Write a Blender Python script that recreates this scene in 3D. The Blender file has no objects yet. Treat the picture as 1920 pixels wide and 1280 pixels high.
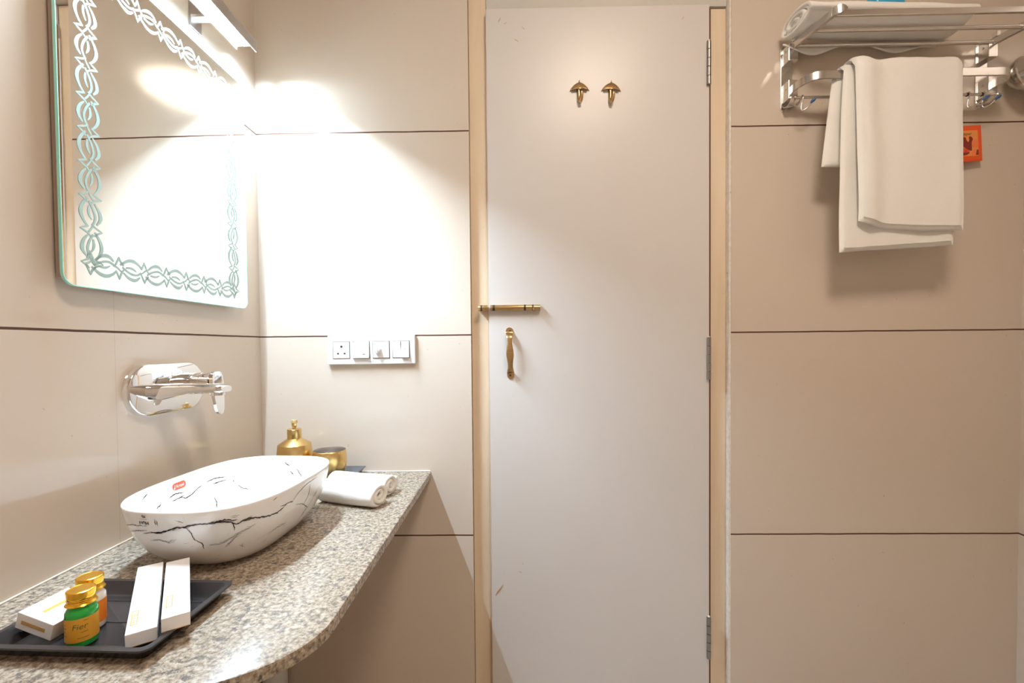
import bpy, bmesh, math, random
from mathutils import Vector, Matrix, noise
random.seed(7)
PI = math.pi
scene = bpy.context.scene
C = scene.collection

# ---------------------------------------------------------------- camera
cam_data = bpy.data.cameras.new('camera')
cam = bpy.data.objects.new('camera', cam_data)
C.objects.link(cam)
YAW, PIT, ROL = .0147, -.0220, -.0095
F = Vector((-math.sin(YAW)*math.cos(PIT), math.cos(YAW)*math.cos(PIT), math.sin(PIT)))
R0 = Vector((math.cos(YAW), math.sin(YAW), 0)); U0 = R0.cross(F)
Rv = R0*math.cos(ROL)+U0*math.sin(ROL); Uv = -R0*math.sin(ROL)+U0*math.cos(ROL)
M = Matrix((Rv, Uv, -F)).transposed().to_4x4(); M.translation = Vector((0, 0, 1.1))
cam.matrix_world = M
cam_data.sensor_width = 36; cam_data.lens = 851.6/1920*36
cam_data.shift_x = (960-952.0)/1920; cam_data.shift_y = (667.1-640)/1920
cam_data.clip_start = .02
scene.camera = cam

# ---------------------------------------------------------------- world, exposure
w = bpy.data.worlds.new('world'); scene.world = w; w.use_nodes = True
w.node_tree.nodes['Background'].inputs[0].default_value = (1, .9, .8, 1)
w.node_tree.nodes['Background'].inputs[1].default_value = .3
vs = scene.view_settings
vs.view_transform = 'Standard'; vs.look = 'None'; vs.gamma = 1; vs.use_curve_mapping = False
vs.exposure = 1.06
scene.cycles.max_bounces = 10
scene.cycles.diffuse_bounces = 6
scene.cycles.glossy_bounces = 6
scene.cycles.use_denoising = True

# room measures
XL, XR, YB, YF, ZC = -.7597, 1.481, 1.349, -1.25, 2.62
LED = 880.0          # vanity strip
ROOM = 20.5          # ceiling lamp

def area(name, loc, size, power, col, rot=(0, 0, 0), spread=PI):
    l = bpy.data.lights.new(name, 'AREA'); l.shape = 'RECTANGLE'; l.size, l.size_y = size
    l.energy = power; l.color = col; l.spread = spread
    o = bpy.data.objects.new(name, l); o.location = loc; o.rotation_euler = rot; C.objects.link(o)
    return o

# ---------------------------------------------------------------- materials
def mat(name, col=(.8, .8, .8), rough=.5, metal=0, spec=.5, emit=None, es=0, coat=0, trans=0, ior=1.5, sheen=0):
    m = bpy.data.materials.new(name); m.use_nodes = True
    b = m.node_tree.nodes['Principled BSDF']
    b.inputs['Base Color'].default_value = (*col, 1); b.inputs['Roughness'].default_value = rough
    b.inputs['Metallic'].default_value = metal; b.inputs['Specular IOR Level'].default_value = spec
    b.inputs['IOR'].default_value = ior
    b.inputs['Coat Weight'].default_value = coat; b.inputs['Coat Roughness'].default_value = .05
    b.inputs['Transmission Weight'].default_value = trans
    b.inputs['Sheen Weight'].default_value = sheen
    if emit: b.inputs['Emission Color'].default_value = (*emit, 1); b.inputs['Emission Strength'].default_value = es
    return m

class NT:
    def __init__(s, m): s.m = m; s.t = m.node_tree; s.b = s.t.nodes['Principled BSDF']
    def n(s, typ, **kw):
        nd = s.t.nodes.new(typ)
        for k, v in kw.items():
            if k.startswith('i_'):
                k = k[2:]; k = int(k) if k.isdigit() else k.replace('_', ' ')
                nd.inputs[k].default_value = v
            else: setattr(nd, k, v)
        return nd
    def l(s, a, b): s.t.links.new(a, b)
    def coord(s): return s.n('ShaderNodeTexCoord').outputs['Object']
    def math(s, op, a, b=None, c=None):
        nd = s.n('ShaderNodeMath', operation=op)
        for i, v in enumerate((a, b, c)):
            if v is None: continue
            if isinstance(v, (int, float)): nd.inputs[i].default_value = v
            else: s.l(v, nd.inputs[i])
        return nd.outputs[0]
    def mix(s, f, a, b):
        nd = s.n('ShaderNodeMix', data_type='RGBA')
        for i, v in ((0, f), (6, a), (7, b)):
            if isinstance(v, (int, float)): nd.inputs[i].default_value = v
            elif isinstance(v, tuple): nd.inputs[i].default_value = (*v, 1)
            else: s.l(v, nd.inputs[i])
        return nd.outputs[2]
    def noise(s, vec, scale, detail=3, rough=.5):
        nd = s.n('ShaderNodeTexNoise'); nd.inputs['Scale'].default_value = scale
        nd.inputs['Detail'].default_value = detail; nd.inputs['Roughness'].default_value = rough
        s.l(vec, nd.inputs['Vector']); return nd
    def ramp(s, f, stops):
        nd = s.n('ShaderNodeValToRGB'); cr = nd.color_ramp
        while len(cr.elements) < len(stops): cr.elements.new(.5)
        for e, (p, c) in zip(cr.elements, stops):
            e.position = p; e.color = (*c, 1) if isinstance(c, tuple) else (c, c, c, 1)
        s.l(f, nd.inputs[0]); return nd.outputs[0]

def tile_material(name, joints=(), axis=1, rough=.085):
    """cream vitrified tiles with dark joints; courses every 0.6 m, optional tight vertical joints"""
    m = mat(name, rough=.09, spec=.5); k = NT(m); co = k.coord()
    sep = k.n('ShaderNodeSeparateXYZ'); k.l(co, sep.inputs[0])
    z = sep.outputs[2]
    wob = k.math('MULTIPLY', k.math('SUBTRACT', k.noise(co, 14, 2).outputs[0], .5), .0022)
    t = k.math('MODULO', k.math('ADD', k.math('ADD', z, .6-.5338+.3), wob), .6)
    d = k.math('ABSOLUTE', k.math('SUBTRACT', t, .3))
    g = k.math('LESS_THAN', d, .0021)
    big = k.noise(co, 1.3, 2).outputs[0]
    base = k.ramp(big, [(.3, (.635, .545, .455)), (.7, (.67, .585, .50))])
    sp = k.noise(co, 95, 2, .6).outputs[0]
    spk = k.math('GREATER_THAN', sp, .755)
    base = k.mix(k.math('MULTIPLY', spk, .55), base, (.35, .24, .15))
    for j, width in joints:
        dj = k.math('ABSOLUTE', k.math('SUBTRACT', sep.outputs[axis], j))
        base = k.mix(k.math('MULTIPLY', k.math('LESS_THAN', dj, width), .35), base, (.4, .33, .26))
    base = k.mix(g, base, (.085, .035, .018))
    k.l(base, k.b.inputs['Base Color'])
    k.l(k.math('ADD', k.math('MULTIPLY', g, .6), rough), k.b.inputs['Roughness'])
    bp = k.n('ShaderNodeBump'); bp.inputs['Strength'].default_value = .35; bp.inputs['Distance'].default_value = .002
    k.l(k.math('SUBTRACT', 1, g), bp.inputs['Height']); k.l(bp.outputs[0], k.b.inputs['Normal'])
    return m
M_tile = tile_material('cream_tile_back', rough=.11)
M_tile.node_tree.nodes['Principled BSDF'].inputs['Specular IOR Level'].default_value = .38
M_tileL = tile_material('cream_tile_left', joints=((.853, .0007), (-.35, .0007)))
M_tileR = tile_material('cream_tile_right', joints=((.2, .0007),))

M_paint = mat('ceiling_paint', (.8, .76, .7), .8)
M_floor = mat('floor_tile', (.42, .37, .31), .25)
k = NT(M_floor); co = k.coord(); k.l(k.ramp(k.noise(co, 9, 5).outputs[0], [(.3, (.36, .31, .26)), (.7, (.48, .42, .35))]), k.b.inputs['Base Color'])

M_door = mat('door_laminate', (.665, .61, .575), .33, spec=.4)
k = NT(M_door); co = k.coord()
sp = k.math('GREATER_THAN', k.noise(co, 38, 4, .7).outputs[0], .765)
k.l(k.mix(k.math('MULTIPLY', sp, .5), k.ramp(k.noise(co, 2.0, 3).outputs[0], [(.3, (.665, .63, .605)), (.7, (.69, .657, .632))]), (.5, .3, .18)), k.b.inputs['Base Color'])

M_frame = mat('frame_paint', (.72, .57, .40), .42)
k = NT(M_frame); co = k.coord()
mp = k.n('ShaderNodeMapping'); mp.inputs['Scale'].default_value = (6, 6, .7); k.l(co, mp.inputs[0])
k.l(k.ramp(k.noise(mp.outputs[0], 4, 4).outputs[0], [(.25, (.72, .58, .42)), (.6, (.80, .67, .51)), (.8, (.84, .74, .59))]), k.b.inputs['Base Color'])

M_wood = mat('raw_wood', (.5, .26, .11), .55)
k = NT(M_wood); co = k.coord()
mp = k.n('ShaderNodeMapping'); mp.inputs['Scale'].default_value = (60, 60, 2.5); k.l(co, mp.inputs[0])
k.l(k.ramp(k.noise(mp.outputs[0], 2, 5).outputs[0], [(.3, (.36, .16, .06)), (.55, (.58, .30, .13)), (.75, (.72, .42, .2))]), k.b.inputs['Base Color'])

M_gapshade = mat('gap_shade_brown', (.13, .05, .02), .6)  # dark brown colour standing in for shade in the door gap
M_plaster = mat('plaster_edge', (.80, .75, .67), .85)
k = NT(M_plaster); co = k.coord()
n1 = k.noise(co, 60, 5, .7).outputs[0]
k.l(k.ramp(n1, [(.27, (.25, .2, .16)), (.36, (.72, .66, .58)), (.6, (.84, .79, .72))]), k.b.inputs['Base Color'])
bp = k.n('ShaderNodeBump'); bp.inputs['Strength'].default_value = .5; bp.inputs['Distance'].default_value = .003
k.l(n1, bp.inputs['Height']); k.l(bp.outputs[0], k.b.inputs['Normal'])

M_granite = mat('granite', rough=.18, spec=.45)
k = NT(M_granite); co = k.coord()
n1 = k.noise(co, 150, 3, .65).outputs[0]; n2 = k.noise(co, 85, 4, .68).outputs[0]; n3 = k.noise(co, 22, 3).outputs[0]
base = k.ramp(n1, [(.33, (.15, .11, .08)), (.45, (.28, .225, .17)), (.56, (.41, .345, .27)), (.70, (.52, .45, .365))])
dark = k.ramp(n2, [(.40, 1.0), (.47, 0.0)])
dsel = k.math('MULTIPLY', dark, k.ramp(n3, [(.35, 1.0), (.65, .45)]))
base = k.mix(k.math('MULTIPLY', dsel, .82), base, (.07, .068, .07))
n4 = k.noise(co, 330, 2, .5).outputs[0]
base = k.mix(k.math('MULTIPLY', k.math('GREATER_THAN', n4, .64), .65), base, (.30, .21, .13))
k.l(base, k.b.inputs['Base Color'])

M_chrome = mat('chrome', (.86, .86, .87), .045, 1)
M_rack = mat('rack_steel', (.70, .68, .66), .22, 1)
M_steel = mat('brushed_steel', (.62, .6, .58), .22, 1)
M_alu = mat('lamp_aluminium', (.6, .6, .62), .3, 1)
M_lipin = mat('lamp_inner', (.12, .12, .12), .6)
M_mirror = mat('mirror_silver', (.93, .955, .945), .0, 1)
M_glassedge = mat('glass_edge', (.38, .82, .72), .12, spec=.6)
M_etch = mat('frosted_etching', (.35, .47, .43), .5)
M_ply = mat('backing_board', (.44, .34, .28), .7)
M_brass = mat('antique_brass', (.56, .37, .17), .3, 1)
k = NT(M_brass); co = k.coord()
mp = k.n('ShaderNodeMapping'); mp.inputs['Scale'].default_value = (10, 40, 300); k.l(co, mp.inputs[0])
k.l(k.ramp(k.noise(mp.outputs[0], 3, 3).outputs[0], [(.3, (.48, .30, .13)), (.7, (.64, .44, .22))]), k.b.inputs['Base Color'])
M_brassdark = mat('brass_dark', (.08, .05, .035), .5, .6)
M_gold = mat('gold_metal', (.80, .57, .24), .27, 1)
M_goldcap = mat('gold_cap', (.95, .55, .06), .22, 1)
M_inner = mat('cup_inner', (.66, .62, .58), .4, 1)
M_clear = mat('clear_plastic', (.9, .8, .45), .1, trans=.6)
M_white = mat('white_plastic', (.80, .80, .79), .3)
M_hole = mat('dark_hole', (.06, .045, .04), .6)
M_greyin = mat('grey_gap', (.09, .08, .07), .6)
M_black = mat('black_tray_plastic', (.030, .026, .027), .26, spec=.6)
M_greytray = mat('grey_tray_plastic', (.075, .073, .075), .25)
M_card = mat('white_card', (.86, .85, .85), .45)
M_goldprint = mat('gold_print', (.58, .37, .06), .4)
M_brownprint = mat('brown_gold_print', (.55, .33, .12), .4)
M_cer = mat('ceramic', (.87, .865, .86), .07, spec=.55, coat=.3)
k = NT(M_cer); co = k.coord()
wn = k.noise(co, 16, 4, .65)
sub = k.n('ShaderNodeVectorMath', operation='MULTIPLY_ADD'); k.l(wn.outputs[1], sub.inputs[0]); sub.inputs[1].default_value = (.05, .05, .05); k.l(co, sub.inputs[2])
v = k.noise(sub.outputs[0], 11, 3, .5).outputs[0]
thin = k.ramp(k.math('ABSOLUTE', k.math('SUBTRACT', v, .5)), [(.0, 1.0), (.012, 0.0)])
msk = k.ramp(k.noise(co, 17, 3, .6).outputs[0], [(.56, 0.0), (.66, 1.0)])
k.l(k.mix(k.math('MULTIPLY', k.math('MULTIPLY', thin, msk), .5), (.87, .865, .86), (.25, .25, .27)), k.b.inputs['Base Color'])
M_vein = mat('vein_ink', (.035, .03, .035), .15)
M_veingrey = mat('vein_grey', (.30, .30, .33), .15)
M_sticker = mat('red_sticker', (.86, .11, .045), .35)
M_towel = mat('white_terry', (.86, .84, .80), .95, spec=.1, sheen=.25)
k = NT(M_towel); co = k.coord()
bp = k.n('ShaderNodeBump'); bp.inputs['Strength'].default_value = .55; bp.inputs['Distance'].default_value = .0015
k.l(k.noise(co, 420, 3, .7).outputs[0], bp.inputs['Height']); k.l(bp.outputs[0], k.b.inputs['Normal'])
M_green = mat('green_gel', (.02, .50, .07), .12, trans=.2, coat=.3)
M_milk = mat('milky_plastic', (.78, .75, .72), .2, coat=.3)
M_labelY = mat('amber_label', (.72, .36, .035), .45)
M_labelO = mat('orange_label', (.82, .24, .02), .45)
M_ink = mat('label_ink', (.12, .16, .03), .5)
M_inkbrown = mat('brown_ink', (.13, .05, .02), .5)
M_blue = mat('blue_plastic', (.03, .42, .72), .25)
M_bluedark = mat('blue_tip', (.05, .13, .3), .3)
M_or1 = mat('sachet_red_orange', (.86, .10, .012), .4)
M_or2 = mat('sachet_orange', (.86, .31, .07), .4)
M_or3 = mat('sachet_maroon', (.24, .018, .012), .4)
M_or4 = mat('sachet_coral', (.80, .085, .04), .4)
M_or5 = mat('sachet_peach', (.88, .22, .07), .4)
M_caulk = mat('caulk', (.85, .77, .66), .5)
M_pvc = mat('white_pvc', (.75, .76, .74), .3)
M_brownmet = mat('dark_rod', (.22, .17, .13), .35, .8)
M_paintdrip = mat('paint_chip', (.78, .7, .58), .6)
M_hinge = mat('hinge_steel', (.36, .34, .33), .42, 1)
M_vent = mat('ventilator_panel', (.60, .58, .54), .4)
M_lamp = mat('led_diffuser', (1, 1, 1), .5, emit=(.64, .83, 1.0), es=LED)
M_ceil = mat('ceiling_diffuser', (1, 1, 1), .5, emit=(1.0, .85, .70), es=ROOM)

# ---------------------------------------------------------------- mesh helpers
def NB(): return bmesh.new()
def link(name, bm, m, parent=None, smooth=None, loc=None, rot=None, bevel=0, bseg=2):
    me = bpy.data.meshes.new(name); bmesh.ops.recalc_face_normals(bm, faces=bm.faces[:]) if bm.faces else None
    bm.to_mesh(me); bm.free()
    for mm in (m if isinstance(m, (list, tuple)) else [m]): me.materials.append(mm)
    o = bpy.data.objects.new(name, me); C.objects.link(o)
    if smooth is not None:
        for p in me.polygons: p.use_smooth = True
        if smooth < 170:
            me.set_sharp_from_angle(angle=math.radians(smooth))
    if bevel:
        b = o.modifiers.new('bevel', 'BEVEL'); b.width = bevel; b.segments = bseg; b.limit_method = 'ANGLE'
        b.angle_limit = math.radians(40); b.harden_normals = False
    if parent is not None: o.parent = parent
    if loc is not None: o.location = loc
    if rot is not None: o.rotation_euler = rot
    return o
def thing(name, label, cat, loc=(0, 0, 0), rot=(0, 0, 0), group=None):
    o = bpy.data.objects.new(name, None); C.objects.link(o); o.location = loc; o.rotation_euler = rot
    o.empty_display_size = .03
    return tag(o, label, cat, group)
def tag(o, label, cat, group=None):
    o['label'] = label; o['category'] = cat
    if group: o['group'] = group
    return o
def struct(o, label=None):
    o['kind'] = 'structure'
    if label: o['label'] = label
    return o
def box(bm, x0, x1, y0, y1, z0, z1, mi=0, mx=None):
    vs_ = [Vector(p) for p in ((x0, y0, z0), (x1, y0, z0), (x1, y1, z0), (x0, y1, z0), (x0, y0, z1), (x1, y0, z1), (x1, y1, z1), (x0, y1, z1))]
    if mx: vs_ = [mx @ p for p in vs_]
    v = [bm.verts.new(p) for p in vs_]
    for f in ((0, 3, 2, 1), (4, 5, 6, 7), (0, 1, 5, 4), (1, 2, 6, 5), (2, 3, 7, 6), (3, 0, 4, 7)):
        fc = bm.faces.new([v[i] for i in f]); fc.material_index = mi
def rings(bm, rr, close=True, cap0=True, cap1=True, mi=0):
    """rr: list of rings (lists of points, same count)"""
    V = [[bm.verts.new(p) for p in r] for r in rr]; n = len(rr[0])
    for a, b in zip(V, V[1:]):
        for i in range(n if close else n-1):
            j = (i+1) % n
            f = bm.faces.new((a[i], a[j], b[j], b[i])); f.material_index = mi
    if cap0: f = bm.faces.new(V[0][::-1]); f.material_index = mi
    if cap1: f = bm.faces.new(V[-1]); f.material_index = mi
    return V
def lathe(bm, prof, c=(0, 0, 0), n=48, axis='Z', cap0=True, cap1=True, mi=0):
    rr = []
    for r, h in prof:
        ring = []
        for i in range(n):
            a = 2*PI*i/n; p = (r*math.cos(a), r*math.sin(a), h)
            if axis == 'X': p = (h, p[0], p[1])
            elif axis == 'Y': p = (p[0], h, p[1])
            ring.append(Vector(p)+Vector(c))
        rr.append(ring)
    return rings(bm, rr, True, cap0, cap1, mi)
def frames(pts):
    pts = [Vector(p) for p in pts]; out = []
    up = None
    for i, p in enumerate(pts):
        t = (pts[min(i+1, len(pts)-1)]-pts[max(i-1, 0)]).normalized()
        if up is None:
            up = Vector((0, 0, 1)) if abs(t.z) < .9 else Vector((0, 1, 0))
        s = t.cross(up).normalized(); up = s.cross(t).normalized()
        out.append((p, t, s, up))
    return out
def tube(bm, pts, r, n=12, mi=0, caps=True):
    fr = frames(pts); rr = []
    for i, (p, t, s, u) in enumerate(fr):
        ri = r[i] if isinstance(r, (list, tuple)) else r
        rr.append([p+(s*math.cos(2*PI*k/n)+u*math.sin(2*PI*k/n))*ri for k in range(n)])
    rings(bm, rr, True, caps, caps, mi)
def strap(bm, pts, w_, th, up=(0, 0, 1), mi=0):
    """flat bar swept along pts: w_ = width along 'up', th = thickness"""
    pts = [Vector(p) for p in pts]; rr = []
    for i, p in enumerate(pts):
        t = (pts[min(i+1, len(pts)-1)]-pts[max(i-1, 0)]).normalized(); u = Vector(up)
        s = t.cross(u).normalized(); u = s.cross(t).normalized()
        wi = w_[i] if isinstance(w_, (list, tuple)) else w_
        rr.append([p+s*th/2*a+u*wi/2*b for a, b in ((1, 1), (-1, 1), (-1, -1), (1, -1))])
    rings(bm, rr, True, True, True, mi)
def prism(bm, poly, z0, z1, mx=None, mi=0):
    mx = mx or Matrix.Identity(4)
    a = [mx @ Vector((x, y, z0)) for x, y in poly]; b = [mx @ Vector((x, y, z1)) for x, y in poly]
    rings(bm, [a, b], True, True, True, mi)
def rrect(w_, h, r, n=6, cx=0, cy=0):
    out = []
    for sx, sy, a0 in ((1, 1, 0), (-1, 1, 90), (-1, -1, 180), (1, -1, 270)):
        for i in range(n+1):
            a = math.radians(a0+90*i/n)
            out.append((cx+sx*(w_/2-r)+r*math.cos(a), cy+sy*(h/2-r)+r*math.sin(a)))
    return out
def catmull(P, n=8, closed=False):
    P = [Vector(p) for p in P]; out = []
    m = len(P)
    for i in range(m if closed else m-1):
        g = (lambda j: P[j % m]) if closed else (lambda j: P[max(0, min(m-1, j))])
        p0, p1, p2, p3 = g(i-1), g(i), g(i+1), g(i+2)
        for q in range(n):
            t = q/n
            out.append(.5*((2*p1)+(-p0+p2)*t+(2*p0-5*p1+4*p2-p3)*t*t+(-p0+3*p1-3*p2+p3)*t**3))
    if not closed: out.append(P[-1])
    return out
def text_mesh(s, size, depth=.0002, shear=0, bold=0):
    cu = bpy.data.curves.new('lettering', 'FONT'); cu.body = s; cu.size = size; cu.extrude = depth; cu.shear = shear
    cu.offset = bold; cu.align_x = 'CENTER'; cu.align_y = 'CENTER'; cu.resolution_u = 3
    o = bpy.data.objects.new('tmp_text', cu); C.objects.link(o)
    dg = bpy.context.evaluated_depsgraph_get(); dg.update()
    me = bpy.data.meshes.new_from_object(o.evaluated_get(dg))
    bpy.data.objects.remove(o); bpy.data.curves.remove(cu)
    return me
def add_text(bm, s, size, mx, depth=.0002, shear=0, bold=0, mi=0):
    me = text_mesh(s, size, depth, shear, bold)
    n0 = len(bm.verts); f0 = len(bm.faces)
    bm.from_mesh(me); bm.verts.ensure_lookup_table(); bm.faces.ensure_lookup_table()
    for v in bm.verts[n0:]: v.co = mx @ v.co
    for f in bm.faces[f0:]: f.material_index = mi
    bpy.data.meshes.remove(me)
def MX(o, x, y, z):
    """matrix with columns x,y,z axes and origin"""
    m = Matrix((Vector(x), Vector(y), Vector(z))).transposed().to_4x4(); m.translation = Vector(o); return m

# ================================================================ STRUCTURE
DX0, DX1, DZ = -.1286, .6394, 2.150      # opening in the back wall
bm = NB()
box(bm, XL-.1, DX0, YB, YB+.13, 0, ZC); box(bm, DX1, XR+.1, YB, YB+.13, 0, ZC); box(bm, DX0, DX1, YB, YB+.13, DZ, ZC)
struct(link('wall_back', bm, M_tile))
bm = NB(); box(bm, XL-.12, XL, YF, YB, 0, ZC); struct(link('wall_left', bm, M_tileL))
bm = NB(); box(bm, XR, XR+.12, YF, YB, 0, ZC); struct(link('wall_right', bm, M_tileR))
bm = NB(); box(bm, XL-.1, XR+.1, YF-.12, YF, 0, ZC); struct(link('wall_front', bm, M_tile))
bm = NB(); box(bm, XL-.12, XR+.12, YF-.12, YB+.13, -.1, 0); struct(link('floor', bm, M_floor))
bm = NB(); box(bm, XL-.12, XR+.12, YF-.12, YB+.13, ZC, ZC+.1); struct(link('ceiling', bm, M_paint))

# door frame (set back in the tiled opening) and plaster reveal
YFR = YB+.022
bm = NB()
box(bm, DX0+.0005, -.0755, YFR, YFR+.06, 0, 2.148)
box(bm, .5790, .6330, YFR, YFR+.06, 0, 2.088)
fr = struct(link('trim_1', bm, M_frame, bevel=.0015), 'cream painted wooden door frame set back in the tiled wall')
bm = NB(); box(bm, -.0745, .6325, YFR-.004, YFR+.06, 2.0925, 2.148)
hd = struct(link('trim_2', bm, M_vent), 'grey panel strip above the door')
bm = NB()
n = 60; prof = []
for i in range(n+1):
    z = DZ*i/n; prof.append((z, .0062+.0014*noise.noise(Vector((z*9, 0, 0)))+.0006*noise.noise(Vector((z*40, 3, 0)))))
front = [Vector((DX1-q, YB+.0015, z)) for z, q in prof]; back = [Vector((DX1-q-.0005, YFR+.05, z)) for z, q in prof]
wl = [Vector((DX1-.0003, YB+.0015, z)) for z, q in prof]; wb = [Vector((DX1-.0003, YFR+.05, z)) for z, q in prof]
rings(bm, [front, back, wb, wl, front], close=False, cap0=False, cap1=False)
struct(link('trim_3', bm, M_plaster, smooth=60), 'rough white plaster edge between door frame and right hand tiles')

# door leaf
YD = YB+.0035
bm = NB(); box(bm, -.0735, .5765, YD, YFR-.0005, .008, 2.0880)
bm.faces.ensure_lookup_table()
for f in bm.faces:
    f.material_index = 0 if abs(f.normal.y) > .5 or f.calc_center_median().y < YD+.001 else 1
door = link('door_1', bm, [M_door, M_wood], bevel=.0008)
struct(door, 'pale laminated bathroom door with brass bolt and pull handle')
# laminate edging strip on the latch side
bm = NB(); box(bm, -.0752, -.0735, YD+.0001, YD+.004, .008, 2.086); link('edge_strip', bm, M_door, door)
# paint chips and marks on the door
bm = NB()
for (x, z, l, a) in ((-.035, 2.055, .010, 1.1), (.035, 2.03, .006, -.7), (.015, 1.995, .008, -.5), (-.018, 2.045, .006, .5), (.5, 2.05, .007, 1.2), (-.052, .365, .022, .95), (.012, .42, .006, -.4), (.02, .445, .005, 1.2)):
    mx = MX((x, YD-.0002, z), (math.cos(a), 0, math.sin(a)), (-math.sin(a), 0, math.cos(a)), (0, -1, 0))
    prism(bm, [(-l, 0), (-l*.3, l*.12), (l, .02*l), (l*.2, -l*.14)], 0, .0003, mx)
link('paint_scuffs', bm, mat('scuff', (.5, .28, .16), .6), door)

# hinges
for z0, z1 in ((1.8545, 1.9805), (.9945, 1.1195), (.159, .285)):
    bm = NB(); x = .5735; y = YD-.0045; seg = (z1-z0)/5
    for i in range(5):
        lathe(bm, [(.0005, z0+i*seg+.0006), (.0060, z0+i*seg+.0009), (.0060, z0+(i+1)*seg-.0009), (.0005, z0+(i+1)*seg-.0004)], (x, y, 0), 14)
    box(bm, x-.0035, x, y, YD-.0004, z0, z1)
    h = link('hinge', bm, M_hinge, door, smooth=40)
    bm = NB(); lathe(bm, [(.0001, z1), (.0036, z1+.0005), (.0034, z1+.003), (.0001, z1+.004)], (x, y, 0), 14); link('hinge_pin', bm, M_paintdrip, h, smooth=50)

# pull handle (waisted strap bowed out from the door)
bm = NB()
zc, xc = 1.0785, -.0128
prof = [(-.0728, 0, .0170), (-.062, .0, .0215), (-.0575, .004, .0215), (-.052, .014, .0190), (-.040, .019, .0150), (-.022, .0215, .0170), (-.010, .022, .0210), (.002, .022, .0215), (.016, .0215, .0175), (.034, .019, .0140), (.048, .016, .0175), (.0565, .009, .0215), (.061, .0015, .0218), (.0728, .0, .0170)]
rr = []
for z, d, wd in catmull([(a, b, c) for a, b, c in prof], 5):
    d = max(d, 0); y = YD-.0022-d; tilt = -.0015*(z/.07)
    rr.append([Vector((xc+tilt+sx*wd/2, y+ty, zc+z)) for sx, ty in ((-1, .0022), (-1, .0004), (-.55, -.0010), (.55, -.0010), (1, .0004), (1, .0022))])
rings(bm, rr)
hdl = link('pull_handle', bm, M_brass, door, smooth=50)
for s in (-1, 1):
    bm = NB(); lathe(bm, [(.0001, -.0048), (.0028, -.0042), (.0032, -.0024)], (xc, YD, zc+s*.0665), 14, 'Y')
    link('screw', bm, M_brassdark, hdl, smooth=40)
    bm = NB(); lathe(bm, [(.0108, -.0028), (.0108, -.0004)], (xc-.0015*s, YD, zc+s*.0655), 28, 'Y')
    link('end_pad', bm, M_brass, hdl, smooth=40)

# tower bolt
bz = 1.2125
bm = NB(); lathe(bm, [(.001, -.1177), (.0082, -.1170), (.0085, -.1155), (.0085, .0282), (.0082, .0297), (.001, .0305)], (.0472-.0, YD-.0095, bz), 28, 'X')
box(bm, -.0700, .0775, YD-.0085, YD-.0003, bz-.0078, bz+.0078)
bolt = link('tower_bolt', bm, M_brass, door, smooth=35)
bm = NB()
for xa, xb in ((-.0630, -.0560), (.0290, .0350), (.0530, .0580)):
    lathe(bm, [(.0087, xa), (.0087, xb)], (0, YD-.0095, bz), 28, 'X')
link('bolt_band', bm, M_brassdark, bolt, smooth=35)
bm = NB(); tube(bm, [(.0560, YD-.017, bz-.001), (.0575, YD-.026, bz-.008), (.0585, YD-.030, bz-.011)], [.0022, .0028, .0042], 14)
link('bolt_knob', bm, M_brass, bolt, smooth=50)
bm = NB(); lathe(bm, [(.001, -.1055), (.0075, -.1048), (.0083, -.103), (.0083, -.0778), (.001, -.0775)], (0, YD-.0095, bz), 28, 'X')
box(bm, -.1035, -.0785, YD-.008, YFR+.002, bz-.007, bz+.007)
kp = link('bolt_keeper', bm, M_brass, fr, smooth=35)
bm = NB(); lathe(bm, [(.0085, -.0985), (.0085, -.0935)], (0, YD-.0095, bz), 28, 'X'); link('keeper_band', bm, M_brassdark, kp, smooth=35)

bm = NB(); box(bm, .5790, .5882, YFR-.0006, YFR+.001, 0, 2.088); link('gap_shade_strip', bm, M_gapshade, fr)  # dark strip added to paint the shadow line between door and hinge jamb
# umbrella hooks
def umbrella_hook(x, z, lean, label):
    t = thing('umbrella_hook', label, 'hook', (x, YD, z), (0, lean, 0), 'umbrella shaped brass coat hooks on the door')
    bm = NB(); rr = []; N = 24; W, H, Dp = .0295, .0270, .012
    for j in range(9):
        v = j/8; ring = []
        for i in range(N+1):
            a = PI*i/N; seg = (a/PI*4) % 1; sc = 1-.11*math.sin(PI*seg)*v
            rad = .55*math.sin(v*PI/2)+.45*v
            zz = -H*.5 + H*(.6*math.cos(v*PI/2)+.4*(1-v)) + .0030*math.sin(PI*seg)*v**3
            ring.append(Vector((W*rad*math.cos(a)*sc, -.0006-Dp*rad*math.sin(a)*sc, zz)))
        rr.append(ring)
    rings(bm, rr, close=False, cap0=False, cap1=False)
    bmesh.ops.remove_doubles(bm, verts=bm.verts[:], dist=.0003)
    o = link('canopy', bm, M_brass, t, smooth=22)
    s = o.modifiers.new('thick', 'SOLIDIFY'); s.thickness = .0012; s.offset = -1
    bm = NB(); lathe(bm, [(.0015, .0), (.0012, .004), (.0002, .0062)], (0, -.003, H*.5-.001), 10); link('tip', bm, M_brass, t, smooth=60)
    bm = NB(); tube(bm, catmull([(-.0024, -.0055, -.006), (-.0026, -.0055, -.032), (-.0018, -.0075, -.0430), (.0004, -.012, -.0475), (.0024, -.0165, -.043), (.0034, -.0185, -.034), (.0036, -.0190, -.0250)], 5), .0048, 14)
    lathe(bm, [(.0005, -.0013), (.0036, -.0006), (.0046, .001), (.0046, .003)][::-1], (.0032, -.026, -.017), 12) if False else None
    link('shaft', bm, M_brass, t, smooth=60)
    bm = NB(); lathe(bm, [(.0068, -.0018), (.0068, -.0003)], (-.0022, 0, -.012), 20, 'Y'); link('back_plate', bm, M_brass, t, smooth=40)
umbrella_hook(.1975, 1.8575, -.02, 'umbrella-shaped antique brass coat hook on door, the one nearer the bolt')
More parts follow.
